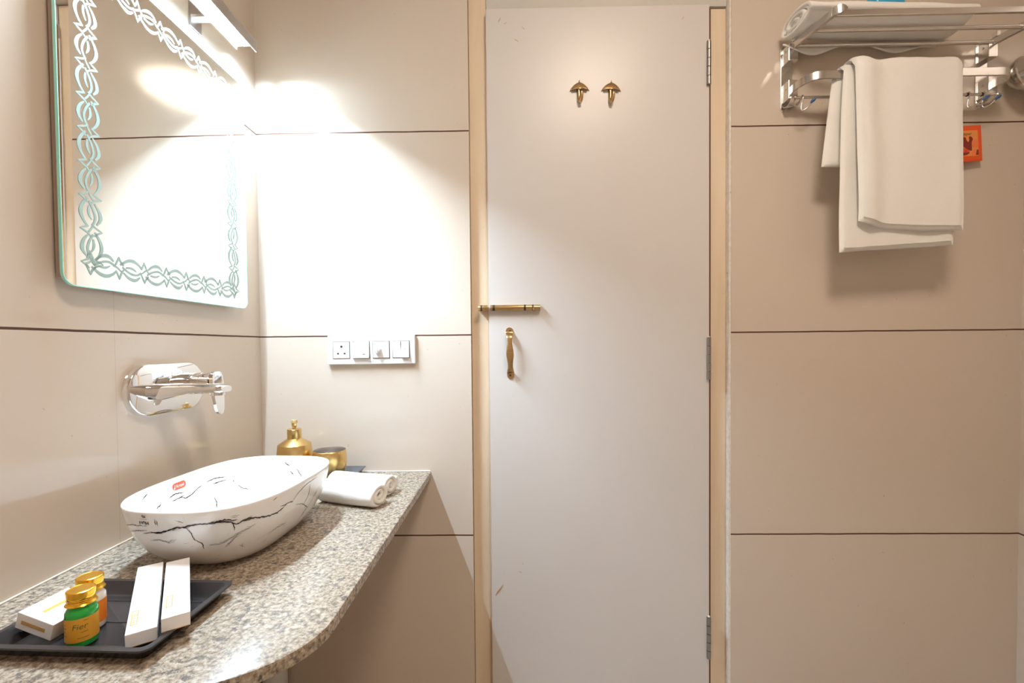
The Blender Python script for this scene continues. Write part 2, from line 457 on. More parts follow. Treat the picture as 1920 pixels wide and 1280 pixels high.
umbrella_hook(.2905, 1.8550, .03, 'umbrella-shaped antique brass coat hook on door, the one nearer the hinges')

# ================================================================ LEFT WALL: mirror, vanity lamp, mixer
MXX = -.7285
mir = thing('wall_mirror', 'frameless rounded mirror with frosted interlaced border on the left wall above the tap', 'mirror', (MXX, 1.2372, 1.2072), (0, 0, -.0115))
# local frame: mirror runs to -y (towards camera), up z
MW, MH = .5050, .6010
def M2(u, v, d=0):     # u along wall from far edge towards camera, v up, d out of the glass
    return Vector((d, -u, v))
outl = rrect(MW, MH, .022, 8, MW/2, MH/2)
bm = NB()
a = [M2(x, y, 0) for x, y in outl]; b = [M2(x, y, -.0052) for x, y in outl]
V = rings(bm, [a, b], True, True, True)
for f in bm.faces:
    f.material_index = 0 if abs(f.normal.x) > .5 or len(f.verts) > 6 else 1
link('mirror_glass', bm, [M_mirror, M_glassedge], mir)
bm = NB(); box(bm, -.0205, -.0056, -(MW-.008), -.012, .012, MH-.012)
link('backing_board', bm, M_ply, mir, bevel=.001)
# polished bevel strip edge, green
bm = NB()
inner = rrect(MW-.0024, MH-.0024, .0208, 8, MW/2, MH/2)
rings(bm, [[M2(x, y, .0003) for x, y in outl], [M2(x, y, .0003) for x, y in inner]], True, False, False)
link('polished_edge', bm, M_glassedge, mir)

CELL = {}
def ribbon(bm, pts, ws, T):
    """variable width flat ribbon; pts in cell coordinates, T maps (a,b)->3D"""
    P = catmull([(p[0], p[1], w_) for p, w_ in zip(pts, ws)], 6) if len(pts) > 2 and len(pts) != 2 else [Vector((p[0], p[1], w_)) for p, w_ in zip(pts, ws)]
    L_ = []; R_ = []
    for i, p in enumerate(P):
        t = (P[min(i+1, len(P)-1)]-P[max(i-1, 0)]); t.z = 0; t = Vector((t.x*1.0, t.y, 0)).normalized()
        nrm = Vector((-t.y, t.x, 0)); wd = max(p.z, .00005)
        L_.append(bm.verts.new(T(p.x+nrm.x*wd/2, p.y+nrm.y*wd/2))); R_.append(bm.verts.new(T(p.x-nrm.x*wd/2, p.y-nrm.y*wd/2)))
    for i in range(len(P)-1): bm.faces.new((L_[i], L_[i+1], R_[i+1], R_[i]))
PC, HB = .0568, .0205
def band(bm, T0, n):
    """n cells of the interlaced chain; metric coords a along, b across"""
    def S(u, v, fl): return (u*PC, v*HB*fl)
    for c in range(n+1):
        fl = 1 if c % 2 == 0 else -1
        o = c*PC
        T = lambda a, b, o=o: T0(a+o, b)
        q = lambda l: [S(u, v, fl) for u, v in l]
        # knot at node: chevron up, chevron down, short bars
        ribbon(bm, q([(-.17, .28), (-.06, .62), (.0, 1.03)]), [.0030, .0036, .0012], T)
        ribbon(bm, q([(.0, 1.03), (.06, .62), (.12, .30), (.17, .16)]), [.0012, .0034, .0030, .0028], T)
        ribbon(bm, q([(-.20, -.02), (-.12, -.25), (-.05, -.62), (.0, -1.03)]), [.0028, .0030, .0034, .0012], T)
        ribbon(bm, q([(.0, -1.03), (.055, -.62), (.10, -.36)]), [.0012, .0034, .0028], T)
        ribbon(bm, q([(-.07, -.26), (.04, -.02), (.13, .12)]), [.0030, .0032, .0030], T)
        if c == n: continue
        ribbon(bm, q([(.20, .50), (.33, .80), (.47, .88), (.66, .72), (.84, .34)]), [.0030, .0052, .0068, .0050, .0024], T)
        ribbon(bm, q([(.15, .06), (.27, .30), (.44, .38), (.66, .20), (.88, -.16)]), [.0036, .0040, .0044, .0042, .0034], T)
        ribbon(bm, q([(.33, .06), (.45, -.13), (.58, -.20), (.74, -.14)]), [.0014, .0040, .0046, .0030], T)
        ribbon(bm, q([(.09, -.26), (.25, -.66), (.47, -.90), (.70, -.78), (.96, -.30)]), [.0030, .0044, .0066, .0056, .0034], T)
u0, u1, v0, v1 = 1.2372-1.178, 1.2372-.784, 1.251-1.2072, 1.762-1.2072
bm = NB()
band(bm, lambda a, b: M2(u0+a, v0+b, .0005), 7)
link('etched_border', bm, M_etch, mir)
bm = NB(); band(bm, lambda a, b: M2(u0+a, v1+b, .0005), 7); link('etched_border', bm, M_etch, mir)
bm = NB(); band(bm, lambda a, b: M2(u1+b, v0+a, .0005), 9); link('etched_border', bm, M_etch, mir)
bm = NB(); band(bm, lambda a, b: M2(u0+b, v0+a, .0005), 9); link('etched_border', bm, M_etch, mir)

# vanity lamp bar over the mirror
lam = thing('vanity_light', 'slim LED bar lamp glowing white on left wall above the mirror', 'lamp', (-.69, .975, 1.875))
LY0, LY1 = -.215, .215
bm = NB()
box(bm, -.027, .027, LY0, LY1, .020, .024)
box(bm, .0235, .027, LY0, LY1, -.0055, .020)
box(bm, -.027, -.0235, LY0, LY1, .002, .020)
box(bm, -.027, .027, LY0-.003, LY0, .010, .024); box(bm, -.027, .027, LY1, LY1+.003, .012, .024)
link('housing', bm, M_alu, lam, bevel=.0008)
bm = NB()
arc = [(-.0050, .0190), (-.0042, .0100), (.0058, .0190), (.0058, .0194)]
rings(bm, [[Vector((x, y, z)) for x, z in arc] for y in (LY0+.004, LY1-.002)])
link('diffuser', bm, M_lamp, lam)
for s in (-1, 1):
    bm = NB(); box(bm, -.0695, -.026, s*.12-.011, s*.12+.011, .0125, .0195); box(bm, -.0695, -.0655, s*.12-.02, s*.12+.02, -.012, .044)
    link('bracket', bm, M_alu, lam, bevel=.0008)

# wall mounted basin mixer
PY, PZ = .972, 1.0165
mix = thing('basin_mixer', 'wall-mounted chrome basin mixer with long flat spout on the left wall under the mirror', 'tap', (XL, PY, PZ))
bm = NB()
st = [( (y), (z)) for y, z in rrect(.216, .106, .0528, 14)]
def SX(x, pts, sc=1.0): return [Vector((x, p[0]*sc, p[1]*sc)) for p in pts]
rings(bm, [SX(.0003, st), SX(.012, st), SX(.0138, st, .988), SX(.0146, st, .965)], True, True, True)
link('wall_plate', bm, M_chrome, mix, smooth=50)
bm = NB()
# spout: flattened bar with wide root tapering, slightly drooping tip
rr = []
for x, hw, zt, zb, yy in ((.0142, .024, .012, -.022, -.045), (.040, .0235, .0125, -.020, -.045), (.075, .0225, .0125, -.011, -.045), (.095, .022, .0122, -.0068, -.045), (.122, .0212, .0118, -.0060, -.045), (.148, .0205, .0110, -.0070, -.045), (.160, .0195, .0098, -.0075, -.045), (.1655, .0165, .0065, -.0055, -.045)):
    ring = []
    for i in range(24):
        a = 2*PI*i/24; ca, sa = math.cos(a), math.sin(a); e = .55
        ring.append(Vector((x, yy+hw*math.copysign(abs(ca)**e, ca), (zt+zb)/2+(zt-zb)/2*math.copysign(abs(sa)**.7, sa))))
    rr.append(ring)
rings(bm, rr)
link('spout', bm, M_chrome, mix, smooth=50)
bm = NB(); lathe(bm, [(.0128, -.0125), (.0138, -.0120), (.0138, -.0055)], (.146, -.045, 0), 28); link('aerator', bm, M_chrome, mix, smooth=40)
bm = NB(); lathe(bm, [(.0245, .0143), (.0245, .034), (.0205, .0355), (.0205, .0400), (.0240, .0415), (.0240, .0560), (.0232, .0566), (.0232, .0572), (.0240, .0578), (.0240, .078), (.0225, .0800)], (0, .045, .006), 40, 'X')
link('valve_body', bm, M_chrome, mix, smooth=35)
bm = NB(); lev = []
for z, hw in ((.026, .010), (.0235, .0165), (.016, .0205), (.0, .0225), (-.02, .0210), (-.04, .0180), (-.058, .0150), (-.067, .0105), (-.0705, .0045)):
    t = (.026-z)/.0965
    xo = .0802+.010*t; th = .0085-.003*t
    lev.append([Vector((xo, .045+hw, .006+z)), Vector((xo+th*.8, .045+hw*.85, .006+z)), Vector((xo+th, .045+hw*.4, .006+z)), Vector((xo+th, .045-hw*.4, .006+z)), Vector((xo+th*.8, .045-hw*.85, .006+z)), Vector((xo, .045-hw, .006+z))])
rings(bm, lev)
link('lever', bm, M_chrome, mix, smooth=45)

# ================================================================ COUNTER
ZT = .727
CX1, CY0 = -.2525, .475
bm = NB()
def counter_outline(off):
    x1 = CX1-off; y0 = CY0+off
    pts = [(XL+.0006, YB-.0008), (XL+.0006, y0)]
    r = .175-off*.6; cx_, cy_ = x1-r, y0+r*.80
    for i in range(13):
        a = -PI/2+PI/2*i/12
        pts.append((cx_+r*math.cos(a), cy_+r*.80*math.sin(a)))
    pts.append((x1, YB-.0008))
    return pts
lv = [(.0035, ZT-.020), (.0, ZT-.0175), (.0, ZT-.0045), (.0012, ZT-.0016), (.0045, ZT)]
rings(bm, [[Vector((x, y, z)) for x, y in counter_outline(o)] for o, z in lv])
ct = tag(link('vanity_countertop', bm, M_granite, smooth=40), 'speckled beige granite vanity countertop with a rounded front corner along the left wall', 'countertop')
bm = NB()
box(bm, XL+.0004, XL+.0032, CY0+.01, YB-.0009, ZT+.0002, ZT+.0028); box(bm, XL+.0032, CX1-.002, YB-.0036, YB-.0007, ZT+.0002, ZT+.0030)
link('sealant_line', bm, M_caulk, ct, bevel=.0008)
# concealed wall brackets carrying the slab
for y in (.62, 1.2):
    bm = NB(); box(bm, XL+.0005, XL+.32, y-.012, y+.012, ZT-.045, ZT-.0205); box(bm, XL+.0005, XL+.02, y-.012, y+.012, ZT-.22, ZT-.045)
    link('bracket', bm, M_steel, ct, bevel=.001)

# waste pipe in the corner below
bm = NB(); tube(bm, [(-.712, 1.305, .0005), (-.712, 1.305, .55)], .033, 28); tube(bm, [(-.712, 1.305, .55), (-.712, 1.305, .575)], .038, 28)
tag(link('waste_pipe', bm, M_pvc, smooth=40), 'white plastic waste pipe standing in the corner under the countertop', 'pipe')

# ================================================================ BASIN
BX, BY, BH = -.5434, .8802, .118
def rim_pt(th, s, z, sx=1.0):
    c, q = math.cos(th), math.sin(th)
    n = 3.1+.28*q
    a, b = .1352*s*sx, .1848*s
    if s < .8: n = n*s/.8+2*(1-s/.8)
    r = (abs(c/a)**n+abs(q/b)**n)**(-1/n)
    return Vector((r*c, r*q, z))
NTH = 96
def out_prof(t):   # t 0 bottom..1 rim -> scale
    P = [(0, .60), (.03, .635), (.12, .70), (.28, .79), (.5, .885), (.75, .96), (.93, .992), (1, 1)]
    for (a, sa), (b, sb) in zip(P, P[1:]):
        if t <= b:
            f = (t-a)/(b-a); return sa+(sb-sa)*f
    return 1
basin = thing('vessel_basin', 'white marble-veined ceramic boat-shaped vessel basin on the granite countertop', 'basin', (BX, BY, ZT+.0004), (0, 0, -.055))
rr = []
for z, s in ((0.0, .588), (.0015, .612), (.006, .660), (.013, .710), (.022, .765), (.034, .825), (.048, .878), (.062, .918), (.076, .948), (.090, .972), (.102, .988), (.112, .998), (.1155, 1.0), (.1175, .996), (.118, .985), (.1175, .972), (.115, .963), (.108, .955), (.095, .940), (.075, .900), (.055, .835), (.038, .74), (.026, .61), (.019, .45), (.0165, .28), (.0155, .13)):
    rr.append([rim_pt(2*PI*i/NTH, s, z) for i in range(NTH)])
bm = NB(); rings(bm, rr)
bowl = link('bowl', bm, M_cer, basin, smooth=60)
bm = NB(); lathe(bm, [(.030, .0158), (.030, .0178), (.026, .0195), (.012, .0215), (.0005, .022)], (0, 0, 0), 32); link('drain_cover', bm, M_chrome, basin, smooth=40)
OUTER = [(0.0, 0.6), (0.006, 0.66), (0.013, 0.71), (0.022, 0.765), (0.034, 0.825), (0.048, 0.878), (0.062, 0.918), (0.076, 0.948), (0.09, 0.972), (0.102, 0.988), (0.112, 0.998), (0.1155, 1.0)]
INNER = [(.0165, .28), (.019, .45), (.026, .61), (.038, .74), (.055, .835), (.075, .900), (.095, .940), (.108, .955), (.115, .963)]
def surf(th, z, table, off):
    z = max(table[0][0], min(table[-1][0], z))
    for (a, sa), (b, sb) in zip(table, table[1:]):
        if z <= b:
            s = sa+(sb-sa)*(z-a)/(b-a); break
    return rim_pt(th, s, z)
def onbasin(th, z, outer=True, off=.0004):
    tb = OUTER if outer else INNER
    p = surf(th, z, tb, 0); e = .004
    dth = surf(th+.02, z, tb, 0)-surf(th-.02, z, tb, 0); dz = surf(th, z+e, tb, 0)-surf(th, z-e, tb, 0)
    n = dth.cross(dz).normalized()
    if not outer: n = -n
    return p+n*off, n, dth.normalized()
def vein(bm, pts, wd, outer=True, jag=.0016, step=.004):
    """pts: (theta, z) control points on the ceramic"""
    u = [pts[0]]
    for t, z in pts[1:]:
        while t-u[-1][0] > PI: t -= 2*PI
        while t-u[-1][0] < -PI: t += 2*PI
        u.append((t, z))
    pts = u
    P = []
    for (a, b) in zip(pts, pts[1:]):
        pa, pb = onbasin(*a, outer)[0], onbasin(*b, outer)[0]
        m = max(1, int((pb-pa).length/step))
        for i in range(m): P.append((a[0]+(b[0]-a[0])*i/m, a[1]+(b[1]-a[1])*i/m))
    P.append(pts[-1])
    P = [(t+random.uniform(-1, 1)*jag/.17, z+random.uniform(-1, 1)*jag) if 0 < i < len(P)-1 else (t, z) for i, (t, z) in enumerate(P)]
    Q = [onbasin(t, z, outer) for t, z in P]
    A, B = [], []
    for i, (p, n, _) in enumerate(Q):
        t = (Q[min(i+1, len(Q)-1)][0]-Q[max(i-1, 0)][0]).normalized(); s = t.cross(n).normalized()
        e = min(i, len(Q)-1-i)/max(1, (len(Q)-1)/2); ww = wd*(.35+.65*min(1, e*2))*random.uniform(.6, 1.35)
        A.append(bm.verts.new(p+s*ww/2)); B.append(bm.verts.new(p-s*ww/2))
    for i in range(len(Q)-1): bm.faces.new((A[i], A[i+1], B[i+1], B[i]))
VEINS =  [[(-1.798, 0.0801), (-1.71, 0.0826), (-1.623, 0.0826), (-1.518, 0.089), (-1.449, 0.0928), (-1.379, 0.0928), (-1.361, 0.0954), (-1.274, 0.0966), (-1.152, 0.0966), (-1.1, 0.0966), (-1.03, 0.0928), (-0.995, 0.0864), (-0.942, 0.0903), (-0.873, 0.0915), (-0.785, 0.0864), (-0.681, 0.0826), (-0.576, 0.0813), (-0.489, 0.0852), (-0.401, 0.0903), (-0.297, 0.0877)], [(-1.676, 0.0813), (-1.623, 0.0826), (-1.536, 0.0877)], [(-1.152, 0.0979), (-1.082, 0.0992), (-0.995, 0.0941)], [(-0.96, 0.0903), (-0.89, 0.0915), (-0.838, 0.089)], [(-1.379, 0.0928), (-1.344, 0.0813), (-1.326, 0.0686), (-1.274, 0.0622), (-1.274, 0.0507)], [(-1.03, 0.0928), (-1.012, 0.0839), (-1.012, 0.0762)], [(-0.297, 0.0877), (-0.175, 0.0992), (0.052, 0.1068), (0.332, 0.1081)], [(-0.401, 0.0903), (-0.489, 0.089), (-0.541, 0.0915)], [(-0.192, 0.0762), (0.017, 0.0686), (0.262, 0.0507), (0.209, 0.0393), (0.052, 0.0316)], [(0.07, 0.0648), (0.157, 0.0801), (0.157, 0.1017)], [(0.14, 0.0405), (0.297, 0.052), (0.384, 0.0699), (0.489, 0.0826)], [(-2.077, 0.0852), (-1.92, 0.0928), (-1.728, 0.0941)], [(-2.007, 0.0775), (-1.868, 0.0839), (-1.745, 0.0864)], [(-1.641, 0.1068), (-1.641, 0.0966)], [(-1.623, 0.1043), (-1.623, 0.0954)], [(-0.646, 0.1081), (-0.593, 0.1119)]]
GREYS =  [[(-1.745, 0.066), (-1.658, 0.0699), (-1.606, 0.066), (-1.571, 0.0648), (-1.501, 0.0699)], [(-1.204, 0.0558), (-1.134, 0.0571), (-1.065, 0.0609), (-0.995, 0.0686), (-0.908, 0.0724), (-0.82, 0.0762)], [(-1.1, 0.0495), (-1.047, 0.0546), (-0.977, 0.0699)], [(-0.663, 0.0456), (-0.524, 0.0507), (-0.332, 0.0495)], [(-0.698, 0.0303), (-0.681, 0.0342)], [(-0.96, 0.0469), (-0.942, 0.0393)], [(-1.047, 0.103), (-0.977, 0.1017)], [(-1.449, 0.1056), (-1.396, 0.1017)]]
INNERS =  [[(-2.618, 0.109), (-2.513, 0.1024)], [(-2.67, 0.0762), (-2.74, 0.0794), (-2.775, 0.0816)], [(-2.915, 0.0849), (-3.054, 0.0882), (3.054, 0.0849)], [(-2.967, 0.0773), (-3.107, 0.0783), (3.072, 0.0783)], [(-3.124, 0.0794), (3.054, 0.0729), (2.915, 0.0751), (2.793, 0.0816), (2.705, 0.0849)], [(2.618, 0.0871), (2.496, 0.0893), (2.339, 0.086)], [(2.531, 0.0794), (2.409, 0.0794), (2.339, 0.0794)], [(2.548, 0.0542), (2.531, 0.0444), (2.566, 0.0356)], [(2.251, 0.0751), (2.251, 0.0707)], [(2.199, 0.063), (2.129, 0.0542), (2.059, 0.051)], [(1.623, 0.1035), (1.553, 0.0959)], [(1.449, 0.0904), (1.396, 0.0816), (1.344, 0.0729)], [(1.536, 0.0849), (1.466, 0.0773)]]
bm = NB()
for i, v in enumerate(VEINS): vein(bm, v, (.0024, .0034, .0018, .0034, .0016, .0012)[min(i, 5)], True, .0007, .0025)
random.seed(3)
# hairline splinters along the main vein
for i in range(34):
    j = random.randrange(len(VEINS[0])-1); a, b = VEINS[0][j], VEINS[0][j+1]; f = random.random()
    th, z = a[0]+(b[0]-a[0])*f, a[1]+(b[1]-a[1])*f+random.uniform(-.0018, .0018)
    vein(bm, [(th, z), (th+random.uniform(.02, .06), z+random.uniform(-.0022, .0022))], .0009, True, .0005, .0025)
link('marble_veins', bm, M_vein, bowl)
bm = NB()
for v in GREYS:
    for q in range(3): vein(bm, [(t+random.uniform(-.02, .02), z+random.uniform(-.002, .002)) for t, z in v], .0007, True, .0012, .0035)
for i in range(46):
    th, z = random.uniform(-2.1, .4), random.uniform(.02, .075)
    vein(bm, [(th, z), (th+random.uniform(-.05, .06), z+random.uniform(-.004, .004))], .0005, True, .0008, .003)
link('grey_marbling', bm, M_veingrey, bowl)['kind'] = 'stuff'
bm = NB()
for v in INNERS: vein(bm, v, .0018, False, .0006, .0025)
link('inner_veins', bm, M_vein, bowl)['kind'] = 'stuff'
bm = NB()
for i in range(40):
    th, z = random.uniform(1.2, 3.4), random.uniform(.05, .108)
    vein(bm, [(th, z), (th+random.uniform(-.05, .06), z+random.uniform(-.004, .004))], .0004, False, .0008, .003)
link('inner_marbling', bm, M_veingrey, bowl)['kind'] = 'stuff'
def wrap(bm, flat_bm, th0, z0, outer, off, flip=1):
    # bends flat artwork (x along the wall of the bowl, y up it) on to the ceramic
    p0, n0, t0 = onbasin(th0, z0, outer); R_ = Vector((p0.x, p0.y, 0)).length
    for v in flat_bm.verts:
        p, n, t = onbasin(th0+v.co.x*flip/R_, z0+v.co.y, outer, off+v.co.z); v.co = p
    me = bpy.data.meshes.new('t'); flat_bm.to_mesh(me); flat_bm.free(); bm.from_mesh(me); bpy.data.meshes.remove(me)
def dense(b):
    bmesh.ops.subdivide_edges(b, edges=[e for e in b.edges if e.calc_length() > .003], cuts=3)
f = NB(); P = rrect(.0330, .0135, .0064, 6)
c_ = f.verts.new((0, 0, 0)); vv = [f.verts.new((x, y, 0)) for x, y in P]; mid = [f.verts.new((x*.55, y*.55, 0)) for x, y in P]
for i in range(len(P)):
    j = (i+1) % len(P); f.faces.new((vv[i], vv[j], mid[j], mid[i])); f.faces.new((mid[i], mid[j], c_))
bm = NB(); wrap(bm, f, 3.118, .1010, False, .0005, -1); st_ = link('brand_sticker', bm, M_sticker, bowl)
st_['label'] = 'small red oval sticker inside the rim'
f = NB(); add_text(f, 'Krizel', .0082, Matrix.Translation((.0022, -.0003, 0)), .00005, 0, .0001)
lathe(f, [(.0018, 0), (.0018, .0001)], (-.0125, -.0030, 0), 14); prism(f, [(-.0128, -.002), (-.0108, -.002), (-.0098, .0032), (-.0112, .0032)], 0, .0001)
bm = NB(); wrap(bm, f, 3.118, .1010, False, .0008, -1); link('sticker_lettering', bm, M_card, st_)
f = NB(); add_text(f, 'PRAV', .0080, Matrix.Rotation(PI, 4, 'Z'), .00003, 0, .0001)
add_text(f, 'Mfg.', .0044, Matrix.Translation((.0022, .0100, 0)) @ Matrix.Rotation(PI, 4, 'Z'), .00003, 0, .0001)
box(f, -.0060, .0080, .0058, .0062, 0, .00005); box(f, -.0010, .0080, .0125, .0128, 0, .00005)
bm = NB(); wrap(bm, f, -1.752, .1000, True, .0006, 1); link('stamped_lettering', bm, M_vein, bowl)
# ================================================================ FRONT TRAY and amenities
def tray(name, label, loc, L, W, H, m, rz=0, lip=.007, slope=.014, floor_t=.002, rad=.012):
    t = thing(name, label, 'tray', loc, (0, 0, rz))
    def R_(w_, l, r, z): return [Vector((x, y, z)) for x, y in rrect(l, w_, r, 6)]
    rr = [R_(W-2*slope, L-2*slope, rad*.6, 0), R_(W-2*lip, L-2*lip, rad*.8, H-.002), R_(W, L, rad, H-.0022), R_(W, L, rad, H), R_(W-2*lip, L-2*lip, rad*.8, H+.0002),
          R_(W-2*slope-.004, L-2*slope-.004, rad*.6, .0045), R_(W-2*slope-.010, L-2*slope-.010, rad*.5, floor_t)]
    bm = NB(); rings(bm, rr); link('tray_body', bm, m, t, smooth=35)
    return t
TX, TY = -.5430, .6030
ft = tray('amenity_tray', 'black plastic tray holding toiletries at the near end of the countertop', (TX, TY, ZT+.0003), .222, .162, .0185, M_black, rz=-.035)
bm = NB()
for q in (-.05, .0, .05): box(bm, -.08, .08, q-.0012, q+.0012, .0019, .0026)
link('floor_rib', bm, M_black, ft)

def bottle(name, label, loc, body, lab, text, ink, rz):
    t = thing(name, label, 'bottle', loc, (0, 0, rz), None)
    bm = NB(); lathe(bm, [(.0120, .0), (.0150, .0008), (.0163, .003), (.0163, .040), (.0160, .0435), (.0135, .0475), (.0118, .0495), (.0118, .054)], n=40)
    link('bottle_body', bm, body, t, smooth=50)
    bm = NB(); lathe(bm, [(.01645, .0085), (.01645, .0375)], n=48, cap0=False, cap1=False)
    lb = link('paper_label', bm, lab, t, smooth=180)
    # lettering wrapped round the label
    bm = NB()
    add_text(bm, text, .0098, Matrix.Identity(4), .00005, .2)
    for v in bm.verts: v.co = Vector((v.co.x, v.co.y+.0275, v.co.z))
    bm2 = NB()
    for row, (y, x0, x1) in enumerate(((.0345, .004, .009), (.0205, .001, .008), (.0135, -.002, .009), (.0305, -.022, -.015), (.0265, -.024, -.014), (.0220, -.023, -.016), (.0175, -.024, -.015))):
        box(bm, x0, x1, y-.0003, y+.0003, -.00005, .00005)
    bm2.free()
    bmesh.ops.subdivide_edges(bm, edges=[e for e in bm.edges if e.calc_length() > .002], cuts=4)
    for v in bm.verts:
        a = v.co.x/.01655-PI/2; r = .01655+v.co.z
        v.co = Vector((r*math.cos(a), r*math.sin(a), v.co.y))
    link('lettering', bm, ink, lb)
    bm = NB()
    prof = [(.0120, .0510), (.0152, .0512), (.0160, .0520), (.0150, .0532), (.0140, .0540), (.0143, .0552), (.0138, .0564), (.0143, .0576), (.0138, .0588), (.0143, .0600), (.0143, .0612), (.0146, .0672), (.0144, .0688), (.0132, .0694), (.0126, .0690), (.0002, .0690)]
    lathe(bm, prof, n=44); link('screw_cap', bm, M_goldcap, t, smooth=32)
    return t
bottle('gel_bottle', 'small bottle of bright green gel with amber label and gold cap on the black tray', (-.5515, .5605, ZT+.0024), M_green, M_labelY, 'Fier', M_ink, .62)
bottle('lotion_bottle', 'small milky bottle with orange label and gold cap behind the green gel bottle', (-.5705, .5925, ZT+.0024), M_milk, M_labelO, 'Fier', M_ink, .75)

def kit(label, p0, d, L, W, H, tilt, yaw, prints):
    t = thing('dental_kit_box', label, 'box', p0, (0, 0, 0), 'slim white amenity boxes lying on the black tray')
    t.rotation_euler = (tilt, 0, yaw)
    bm = NB(); box(bm, 0, W, 0, L, 0, H); link('carton', bm, M_card, t, bevel=.0007)
    bm = NB()
    x0, x1, y0, y1 = prints; b = .0011; z0, z1 = H+.0001, H+.0003
    for q in ((x0, x1, y0, y0+b), (x0, x1, y1-b, y1), (x0, x0+b, y0, y1), (x1-b, x1, y0, y1), (x0, x1, y0+(y1-y0)*.62, y0+(y1-y0)*.62+b)): box(bm, q[0], q[1], q[2], q[3], z0, z1)
    add_text(bm, 'DENTAL', .0042, MX(((x0+x1)/2, y0+(y1-y0)*.31, z1), (0, 1, 0), (-1, 0, 0), (0, 0, 1)), .00005)
    add_text(bm, 'KIT', .0040, MX(((x0+x1)/2, y0+(y1-y0)*.81, z1), (0, 1, 0), (-1, 0, 0), (0, 0, 1)), .00005)
    link('gold_print', bm, M_goldprint, t)
    bm = NB(); box(bm, .001, W-.001, -.0003, -.0001, .0006, .0013); link('carton_seam', bm, M_brownprint, t)
    return t
kit('slim white dental kit box lying across the black tray, next to the bottles', (-.4785, .5395, ZT+.0070), 0, .176, .0315, .0180, .082, .625, (.0035, .0105, .018, .051))
kit('slim white dental kit box hanging over the rim of the black tray', (-.4445, .5535, ZT+.0180), 0, .174, .0300, .0180, .026, .628, (.0040, .0110, .026, .058))

sb = thing('soap_box', 'small white soap carton tilted on the left rim of the black tray', 'box', (-.5930, .5600, ZT+.0040), (0, 0, 0))
sb.rotation_euler = (0, .27, -.10)
bm = NB(); box(bm, -.053, 0, 0, .060, 0, .0215); link('carton', bm, M_card, sb, bevel=.0008)
bm = NB(); box(bm, -.033, -.028, .012, .047, .0216, .0218); link('gold_print', bm, M_goldprint, sb)
bm = NB(); box(bm, -.045, -.010, -.0003, -.0001, .008, .0128)
for i in range(12): box(bm, -.0445+i*.0029, -.0438+i*.0029, -.0005, -.0003, .0084, .0124)
link('brown_print', bm, M_brownprint, sb)

# ================================================================ BACK TRAY, dispenser, tumbler, rolled face towels
tray('back_tray', 'dark grey rectangular tray under the gold tumbler and dispenser in the far corner', (-.5700, 1.2640, ZT+.0003), .250, .150, .0200, M_greytray, lip=.003, slope=.012, rad=.004)
sd = thing('soap_dispenser', 'gold metal soap dispenser with pump nozzle in the far corner behind the basin', 'dispenser', (-.6215, 1.2650, ZT+.0024))
bm = NB(); lathe(bm, [(.040, 0), (.0445, .0012), (.0468, .02), (.0472, .045), (.0462, .075), (.0440, .0995), (.0434, .1008), (.0418, .1020), (.030, .1100), (.0195, .1168), (.017, .118)], n=56); link('bottle_body', bm, M_gold, sd, smooth=35)
bm = NB(); lathe(bm, [(.0170, .1168), (.0185, .1172), (.0188, .1180), (.0188, .1425), (.0180, .1436), (.0050, .1438)], n=48); cl = link('collar', bm, M_gold, sd, smooth=35)
bm = NB(); lathe(bm, [(.0052, .1436), (.0052, .152)], n=24); link('pump_stem', bm, M_gold, cl, smooth=40)
bm = NB(); tube(bm, catmull([(.0, .004, .1565), (.005, -.007, .1570), (.011, -.017, .1560), (.013, -.021, .1535)], 5), [.0050]*6+[.0042]*5+[.0036]*5, 18); lathe(bm, [(.0060, .1505), (.0068, .1515), (.0068, .1615), (.0050, .1632), (.001, .1634)], n=24)
nz = link('pump_nozzle', bm, M_gold, sd, smooth=50)
bm = NB(); lathe(bm, [(.0078, .1602), (.0085, .1610), (.0085, .1682), (.0078, .1690)], n=24); link('clear_guard', bm, M_clear, nz, smooth=40)

tm = thing('tumbler', 'gold metal tumbler with grey inside between dispenser and rolled towels', 'cup', (-.5215, 1.2620, ZT+.0024))
bm = NB(); lathe(bm, [(.032, 0), (.0355, .0008), (.0390, .010), (.0430, .028), (.0455, .048), (.0458, .060), (.0445, .075), (.0432, .0838), (.0426, .0843)], n=56, cap1=False); link('cup_wall', bm, M_gold, tm, smooth=50)
bm = NB(); lathe(bm, [(.0426, .0843), (.0423, .0838), (.0435, .072), (.0448, .060), (.0442, .045), (.0415, .026), (.037, .008), (.030, .0035), (.0005, .003)], n=56, cap0=False); link('cup_lining', bm, M_inner, tm, smooth=50)

